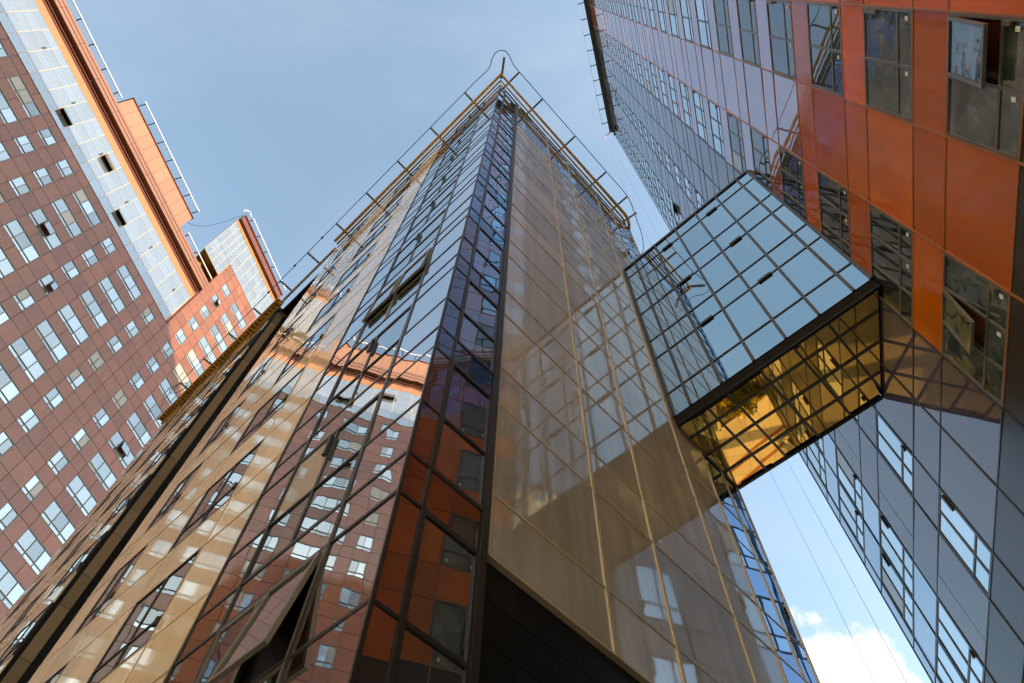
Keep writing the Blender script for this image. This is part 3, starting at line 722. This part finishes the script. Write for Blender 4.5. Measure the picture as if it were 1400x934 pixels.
for n in NR:
    F = ZR(n); z1 = F + 1.9; z2 = F + 3.0 if n < 24 else TOPR
    for a, b in zip(ue, ue[1:]):
        pan = shade_base if n < 0 else (edge if a > 14.8 else slate if a > 8 else pan_up if n < 3 else refl_mauve)  # lowest rows coloured as deep shade, mauve rows as sky reflection
        RB.panel(pan, a, b, z1, z2, 0, .012)
        if any(abs(a + .02 - c[0]) < .06 for c in wcols): continue
        if b - a > 1.9 and a > 12: 
            RB.panel(pan, a, a + 1.3, F, z1, 0, .012); RB.panel(pan, a + 1.3, b, F, z1, 0, .012)
        else: RB.panel(pan, a, b, F, z1, 0, .012)
    for u, wd, nc in wcols:
        cols = [wd * (i + 1) / nc for i in range(nc - 1)]
        op, bl, v = (), (), random.randrange(3)
        x = random.random()
        if x < .06: op = ((random.randrange(nc), 1),); v = 50
        elif x < .20: bl = ((random.randrange(nc), 1),); v = 60 + bl[0][0]
        if u == 2.06 and n == 0: op = ((0, 1),); v = 50
        if u == 6.03 and n == 0: op = ((1, 1),); v = 50
        lab = ((0, 0), (1, 0)) if n < 4 and u in (2.06, 6.03) else ()
        hg = ((0, 1),) if (n + int(u)) % 2 else ((0, 0),)
        if lab: v += 100
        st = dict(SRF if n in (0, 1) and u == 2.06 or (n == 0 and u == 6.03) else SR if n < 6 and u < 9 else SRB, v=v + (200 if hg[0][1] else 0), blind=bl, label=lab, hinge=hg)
        q = project(RB.pt(u + wd / 2, F + .9)); hid = q is None or inside(BRIDGE_OUT, q) or inside(TOWER_OUT, q)
        wr.append((RB, u, F, wd, 1.9, cols, [.55], op, st, hid))
    for z in (F, z1): RB.box(rbar, UR0, 8.16, z - .016, z + .016, -.09, .012); RB.box(dbar, 8.16, UR9, z - .016, z + .016, -.09, .012)
for a in ue: RB.box(rbar if a < 8 else dbar, a - .018, a + .018, ZR(-3), TOPR, -.09, .02)
RB.panel(shade_base, UR0, UR9, G, ZR(-3), 0)
EB = Face(P(UR9, 0), HLR - math.pi / 2 + math.pi, +1)     # end wall towards the gap
pan_up.build('orange_cladding', 'terracotta_right', rb); refl_mauve.build('mauve_reflection_cladding', 'mauve_reflect_right', rb); edge.build('edge_glazing', 'edge_glass', rb); slate.build('slate_cladding', 'slate_mirror', rb); shade_base.build('shaded_base_cladding', 'shaded_base', rb); rbar.build('cladding_joints', 'rust_metal', rb); dbar.build('dark_joints', 'dark_metal', rb)
add_windows(rb, wr, 100)
ew, ewb = MB(), MB()
for n in NR:
    for k in range(8): EB.panel(ew, .1 + 2.1 * k, 2.2 + 2.1 * k, ZR(n), ZR(n) + 1.9, .02, .014); EB.panel(ew, .1 + 2.1 * k, 2.2 + 2.1 * k, ZR(n) + 1.9, ZR(n) + 3 if n < 24 else TOPR, .02, .014)
ew.build('end_cladding', 'terracotta_right', rb)
mb = MB(); RB.box(mb, UR0, UR9 + .05, TOPR, TOPR + .35, -17, .12); mb.build('roof', 'dark_metal', rb)
mb = MB(); RB.box(mb, UR0, UR9 - .3, TOPR + .36, TOPR + .7, .0, .35); RB.box(mb, UR0, UR9 - .3, TOPR + .7, TOPR + .95, .35, .5); mb.build('parapet_beam', 'dark_metal', rb)
rr = MB(); rr.tube([RB.pt(UR0, TOPR + 1.0, 1.15), RB.pt(UR9 - 1.2, TOPR + 1.0, 1.15)], .025, 6); ro = rr.build('roof_rail', 'dark_metal', rb)
for u in frange(UR0 + .4, UR9 - .5, 1.65):
    rr = MB(); rr.bar(RB.pt(u, TOPR + .9, .2), RB.pt(u, TOPR + .95, 1.2), .09, .09); rr.build('rail_bracket', 'dark_metal', rb).parent = ro
rr = MB()
for k in range(3):
    rr.tube([RB.pt(UR9 - .5 + .1 * k, TOPR + .6, .3), RB.pt(UR9 - .2 + .15 * k, TOPR + 1.0, .7 + .1 * k), RB.pt(UR9 - .1 + .2 * k, TOPR + .8 - .3 * k, 1.1 + .1 * k)], .03, 6)
rr.build('cable_end', 'rust_metal', rb)

# ------------------------------------------------------------------ SKYBRIDGE
BF = Face(TC + uR * 7.36, HC + math.pi, -1)              # front face, u from the tower towards the block
BB = Face(TC + uR * 10.05, HC + math.pi, +1)
def blen(ac):
    p = TC + uR * ac; return (DR - p.dot(nR)) / (-uL).dot(nR)
LF_, LB_ = blen(7.36) - .03, blen(10.05) - .03
Z0, Z1 = 14.27, 24.62
bg_ = thing('skybridge', TC + uR * 8.7 - uL * 2.4 + Vector((0, 0, Z0 + ZC)), 'mirror glazed footbridge with amber reflective underside spanning between the tower and the orange block', 'bridge')
for F_, L, nm in ((BF, LF_, 'front'), (BB, LB_, 'back')):
    gl, bb, hb = MB(), MB(), MB()
    us = [.04, .56, 1.5, 2.44, 3.34, 4.25, 5.16, L] if nm == 'front' else [.04, .56, 1.5, 2.44, 3.34, L]
    zs = [14.68, 15.72, 17.65, 18.72, 20.65, 21.82, 23.8, 24.58]
    for a, b in zip(us, us[1:]):
        for c, d in zip(zs, zs[1:]): F_.panel(gl, a, b, c, d, 0, .008, .0012)
    for i, a in enumerate(us): F_.box(bb, a - .04, a + .04, zs[0], zs[-1], -.1, .03)
    for z in zs[1:-1]: F_.box(bb, us[0] + .04, us[-1] - .04, z - .022, z + .022, -.1, .024)
    gl.build('side_glazing', 'bridge_glass', bg_); bb.build('glazing_bars', 'dark_metal', bg_)
    F_.box(hb, 0.03, L, Z0 + .03, 14.62, -.15, .012); hb.build('edge_beam', 'void', bg_)
    hb = MB(); F_.box(hb, .03, L, 24.6, 24.72, -.15, .05); hb.build('top_rail', 'dark_metal', bg_)
    if nm == 'front':
        for z in (17.65, 20.65, 23.8):
            for u in (1.68, 3.62):
                h_ = MB(); F_.box(h_, u, u + .42, z - .05, z + .05, .03, .06); h_.build('vent_hinge', 'dark_metal', bg_)
sf, sb = MB(), MB()
def q3(al, ac, z): v = TC + uR * ac - uL * al; return Vector((v.x, v.y, z + ZC))
acs = [7.42, 7.9, 8.62, 9.36, 9.99]; als = [.05, .9, 1.5, 2.43, 3.35, 4.27, 5.6]
def along_max(ac): return blen(ac) - .06
for i, (a0, a1) in enumerate(zip(acs, acs[1:])):
    for l0, l1 in zip(als, als[1:]):
        P4 = [(l0, a0), (min(l1, along_max(a0)), a0), (min(l1, along_max(a1)), a1), (l0, a1)]
        if l0 >= along_max(a1) - .02: 
            if l0 >= along_max(a0) - .02: continue
            ax = a0 + (a1 - a0) * (along_max(a0) - l0) / (along_max(a0) - along_max(a1)); P4 = [(l0, a0), (along_max(a0), a0), (l0, ax)]
        t1, t2 = random.gauss(0, .002), random.gauss(0, .002)
        f = lambda l, a: Z0 + .03 + t1 * (l - l0) + t2 * (a - a0)
        sf.add([q3(l, a, f(l, a)) for l, a in P4], [tuple(range(len(P4)))])
for a in acs[1:-1]: sb.hexa([q3(.03, a - .03, Z0), q3(along_max(a), a - .03, Z0), q3(along_max(a), a + .03, Z0), q3(.03, a + .03, Z0), q3(.03, a - .03, Z0 + .06), q3(along_max(a), a - .03, Z0 + .06), q3(along_max(a), a + .03, Z0 + .06), q3(.03, a + .03, Z0 + .06)])
for l in als[1:]:
    a_end = 9.99
    while along_max(a_end) < l and a_end > 7.5: a_end -= .05
    if a_end > 7.6: sb.hexa([q3(l - .03, 7.42, Z0 + .006), q3(l + .03, 7.42, Z0 + .006), q3(l + .03, a_end, Z0 + .006), q3(l - .03, a_end, Z0 + .006), q3(l - .03, 7.42, Z0 + .066), q3(l + .03, 7.42, Z0 + .066), q3(l + .03, a_end, Z0 + .066), q3(l - .03, a_end, Z0 + .066)])
so_ = sf.build('soffit', 'gold_mirror', bg_); o = sb.build('soffit_bars', 'dark_metal', bg_)
eb = MB()
def slab(mb, a0, a1, z0, z1, e=.02):
    mb.hexa([q3(.03, a0, z0), q3(blen(a0) - e, a0, z0), q3(blen(a1) - e, a1, z0), q3(.03, a1, z0), q3(.03, a0, z1), q3(blen(a0) - e, a0, z1), q3(blen(a1) - e, a1, z1), q3(.03, a1, z1)])
slab(eb, 7.345, 7.43, Z0 - .01, Z0 + .025); slab(eb, 9.98, 10.065, Z0 - .01, Z0 + .025); eb.build('soffit_edge', 'black', bg_)
sl_ = MB(); slab(sl_, 7.5, 9.92, Z0 + .12, 14.6, .05); slab(sl_, 7.5, 9.92, 24.3, 24.6, .05); sl_.build('deck', 'void', bg_)
rf = MB(); slab(rf, 7.34, 10.07, 24.73, 24.8); rf.build('roof', 'dark_metal', bg_)

# ------------------------------------------------------------------ block added unseen behind the camera to bounce warm sunlight
NBK = Face(nR * 12 + tR * -47, 0, +1)
v_ = (nR * -30 + tR * -14) - NBK.p; NBK = Face(NBK.p, math.atan2(v_.x, v_.y), -1)
if NBK.n.dot(tR) < 0: NBK = Face(NBK.p, NBK.h, +1)
nb = thing('bounce_block', NBK.pt(25, G), 'cream rendered block with rows of windows, added unseen behind the camera to bounce warm light', 'building')
mb = MB(); prism(mb, [NBK.pt(0, 0, -.1).xy, NBK.pt(51, 0, -.1).xy, NBK.pt(51, 0, -14).xy, NBK.pt(0, 0, -14).xy], G, 70); mb.build('structural_wall', 'brown_metal', nb)
mb = MB()
for k in range(34):
    for j in range(23): NBK.panel(mb, 1.5 * k, 1.5 * k + 1.5, G + 3.05 * j, G + 3.05 * j + (3.05 if k % 2 else 1.2), 0, .02)
mb.build('cladding', 'render', nb)
mb = MB()
for k in range(0, 34, 2):
    for j in range(23): NBK.panel(mb, 1.5 * k, 1.5 * k + 1.5, G + 3.05 * j + 1.2, G + 3.05 * j + 3.05, -.02, .03)
o = mb.build('window', 'glass_left', nb); o['kind'] = 'stuff'

# ------------------------------------------------------------------ ropes in the gap
for az, r_, zt, lab in ((33.4, 19.5, 83.6, 'thin access rope hanging in the gap, nearest the tower cornice'), (31.2, 21.0, 83.9, 'thin access rope hanging in front of the cloud')):
    mb = MB(); x, y = r_ * math.sin(R(az)), r_ * math.cos(R(az))
    pts = [(x + .25 * math.sin(k * .5), y, ZC + 1.0 + (zt - 1) * k / 14) for k in range(15)]
    mb.tube(pts, .006, 5); tag(mb.build('access_rope', 'dark_metal'), lab, 'rope')

# ------------------------------------------------------------------ planting beds beside the forecourt (seen in the amber soffit)
def leaf_clump(mb, c, rad, h, n, size):
    for _ in range(n):
        a = random.uniform(0, 6.283); r_ = rad * math.sqrt(random.random()); z = random.uniform(.08, 1) * h
        r_ *= 1 - .45 * (z / h) ** 2
        p = Vector((c[0] + r_ * math.cos(a), c[1] + r_ * math.sin(a), c[2] + z))
        d1 = Vector((random.gauss(0, 1), random.gauss(0, 1), random.gauss(0, .6))).normalized(); d2 = d1.cross(Vector((random.gauss(0, 1), random.gauss(0, 1), random.gauss(0, 1)))).normalized()
        s_ = size * random.uniform(.6, 1.3)
        mb.add([p - d1 * s_, p + d2 * s_ * .4, p + d1 * s_, p - d2 * s_ * .4], [(0, 1, 2, 3)])
def bed(name, corners, label, nshrubs, mats, shr_label):
    c = sum((Vector((*k, 0)) for k in corners), Vector()) / len(corners)
    b = thing(name, c, label, 'planting bed')
    mb = MB(); n = len(corners)
    for i in range(n):
        p, q = Vector((*corners[i], .075)), Vector((*corners[(i + 1) % n], .075)); mb.bar(p, q, .16, .15)
    mb.build('kerb', 'kerb', b)
    mb = MB(); mb.add([(*k, .06) for k in corners], [tuple(range(n))]); mb.build('soil', 'soil', b)
    for k in range(nshrubs):
        a = [random.random() for _ in corners]; s_ = sum(a); x = sum(k_[0] * w_ for k_, w_ in zip(corners, a)) / s_; y = sum(k_[1] * w_ for k_, w_ in zip(corners, a)) / s_
        s1 = MB(); leaf_clump(s1, (x, y, .05), random.uniform(.25, .5), random.uniform(.3, .7), 130, .09)
        o = s1.build('shrub', random.choice(mats)); tag(o, shr_label, 'shrub', 'shrubs in the ' + label.split(' with')[0])
        o.data.transform(Matrix.Translation((-x, -y, 0))); o.location = (x, y, 0)
bed('planting_bed', [(10.5, 18.6), (13.0, 16.4), (13.6, 17.7), (11.1, 20.6)], 'long kerbed bed with yellow green shrubs beside the pale forecourt path', 26, ['leaf_yellow', 'leaf', 'leaf_yellow', 'leaf_dark'], 'low yellow green shrub growing in the long kerbed bed')
bed('planting_bed', [(14.6, 21.0), (16.9, 18.6), (18.2, 19.8), (16.2, 22.2)], 'square kerbed bed with dark rusty shrubs near the block end', 16, ['leaf_dark', 'leaf'], 'low dark green shrub growing in the square kerbed bed')
# brick edging strips across the paving
mb = MB()
for k in range(2):
    p, q = Vector((12.0 + .75 * k, 23.4 + .55 * k, .0085)), Vector((14.6 + .75 * k, 19.9 + .55 * k, .0085)); t = (q - p).normalized(); a = Vector((-t.y, t.x, 0)) * .1
    p -= t * 6; q += t * 6
    mb.add([p - a, q - a, q + a, p + a], [(0, 1, 2, 3)])
tag(mb.build('brick_edging', 'red_line'), 'two red brick edging strips across the forecourt', 'paving', kind='structure')
# shrub on the left block's roof terrace
c = LB.pt(18.3, 70.36, -1.5)
sh = thing('terrace_shrub', c, 'yellow green shrub on the roof terrace between the two parts of the terracotta tower', 'shrub')
mb = MB(); leaf_clump(mb, (c.x, c.y, c.z + .4), 1.3, 3.6, 1500, .16); mb.build('foliage', 'leaf_yellow', sh)
mb = MB(); mb.tube([c, c + Vector((.1, 0, 1.2)), c + Vector((0, .2, 2.6))], [.09, .07, .03], 8); mb.build('stem', 'bark', sh)
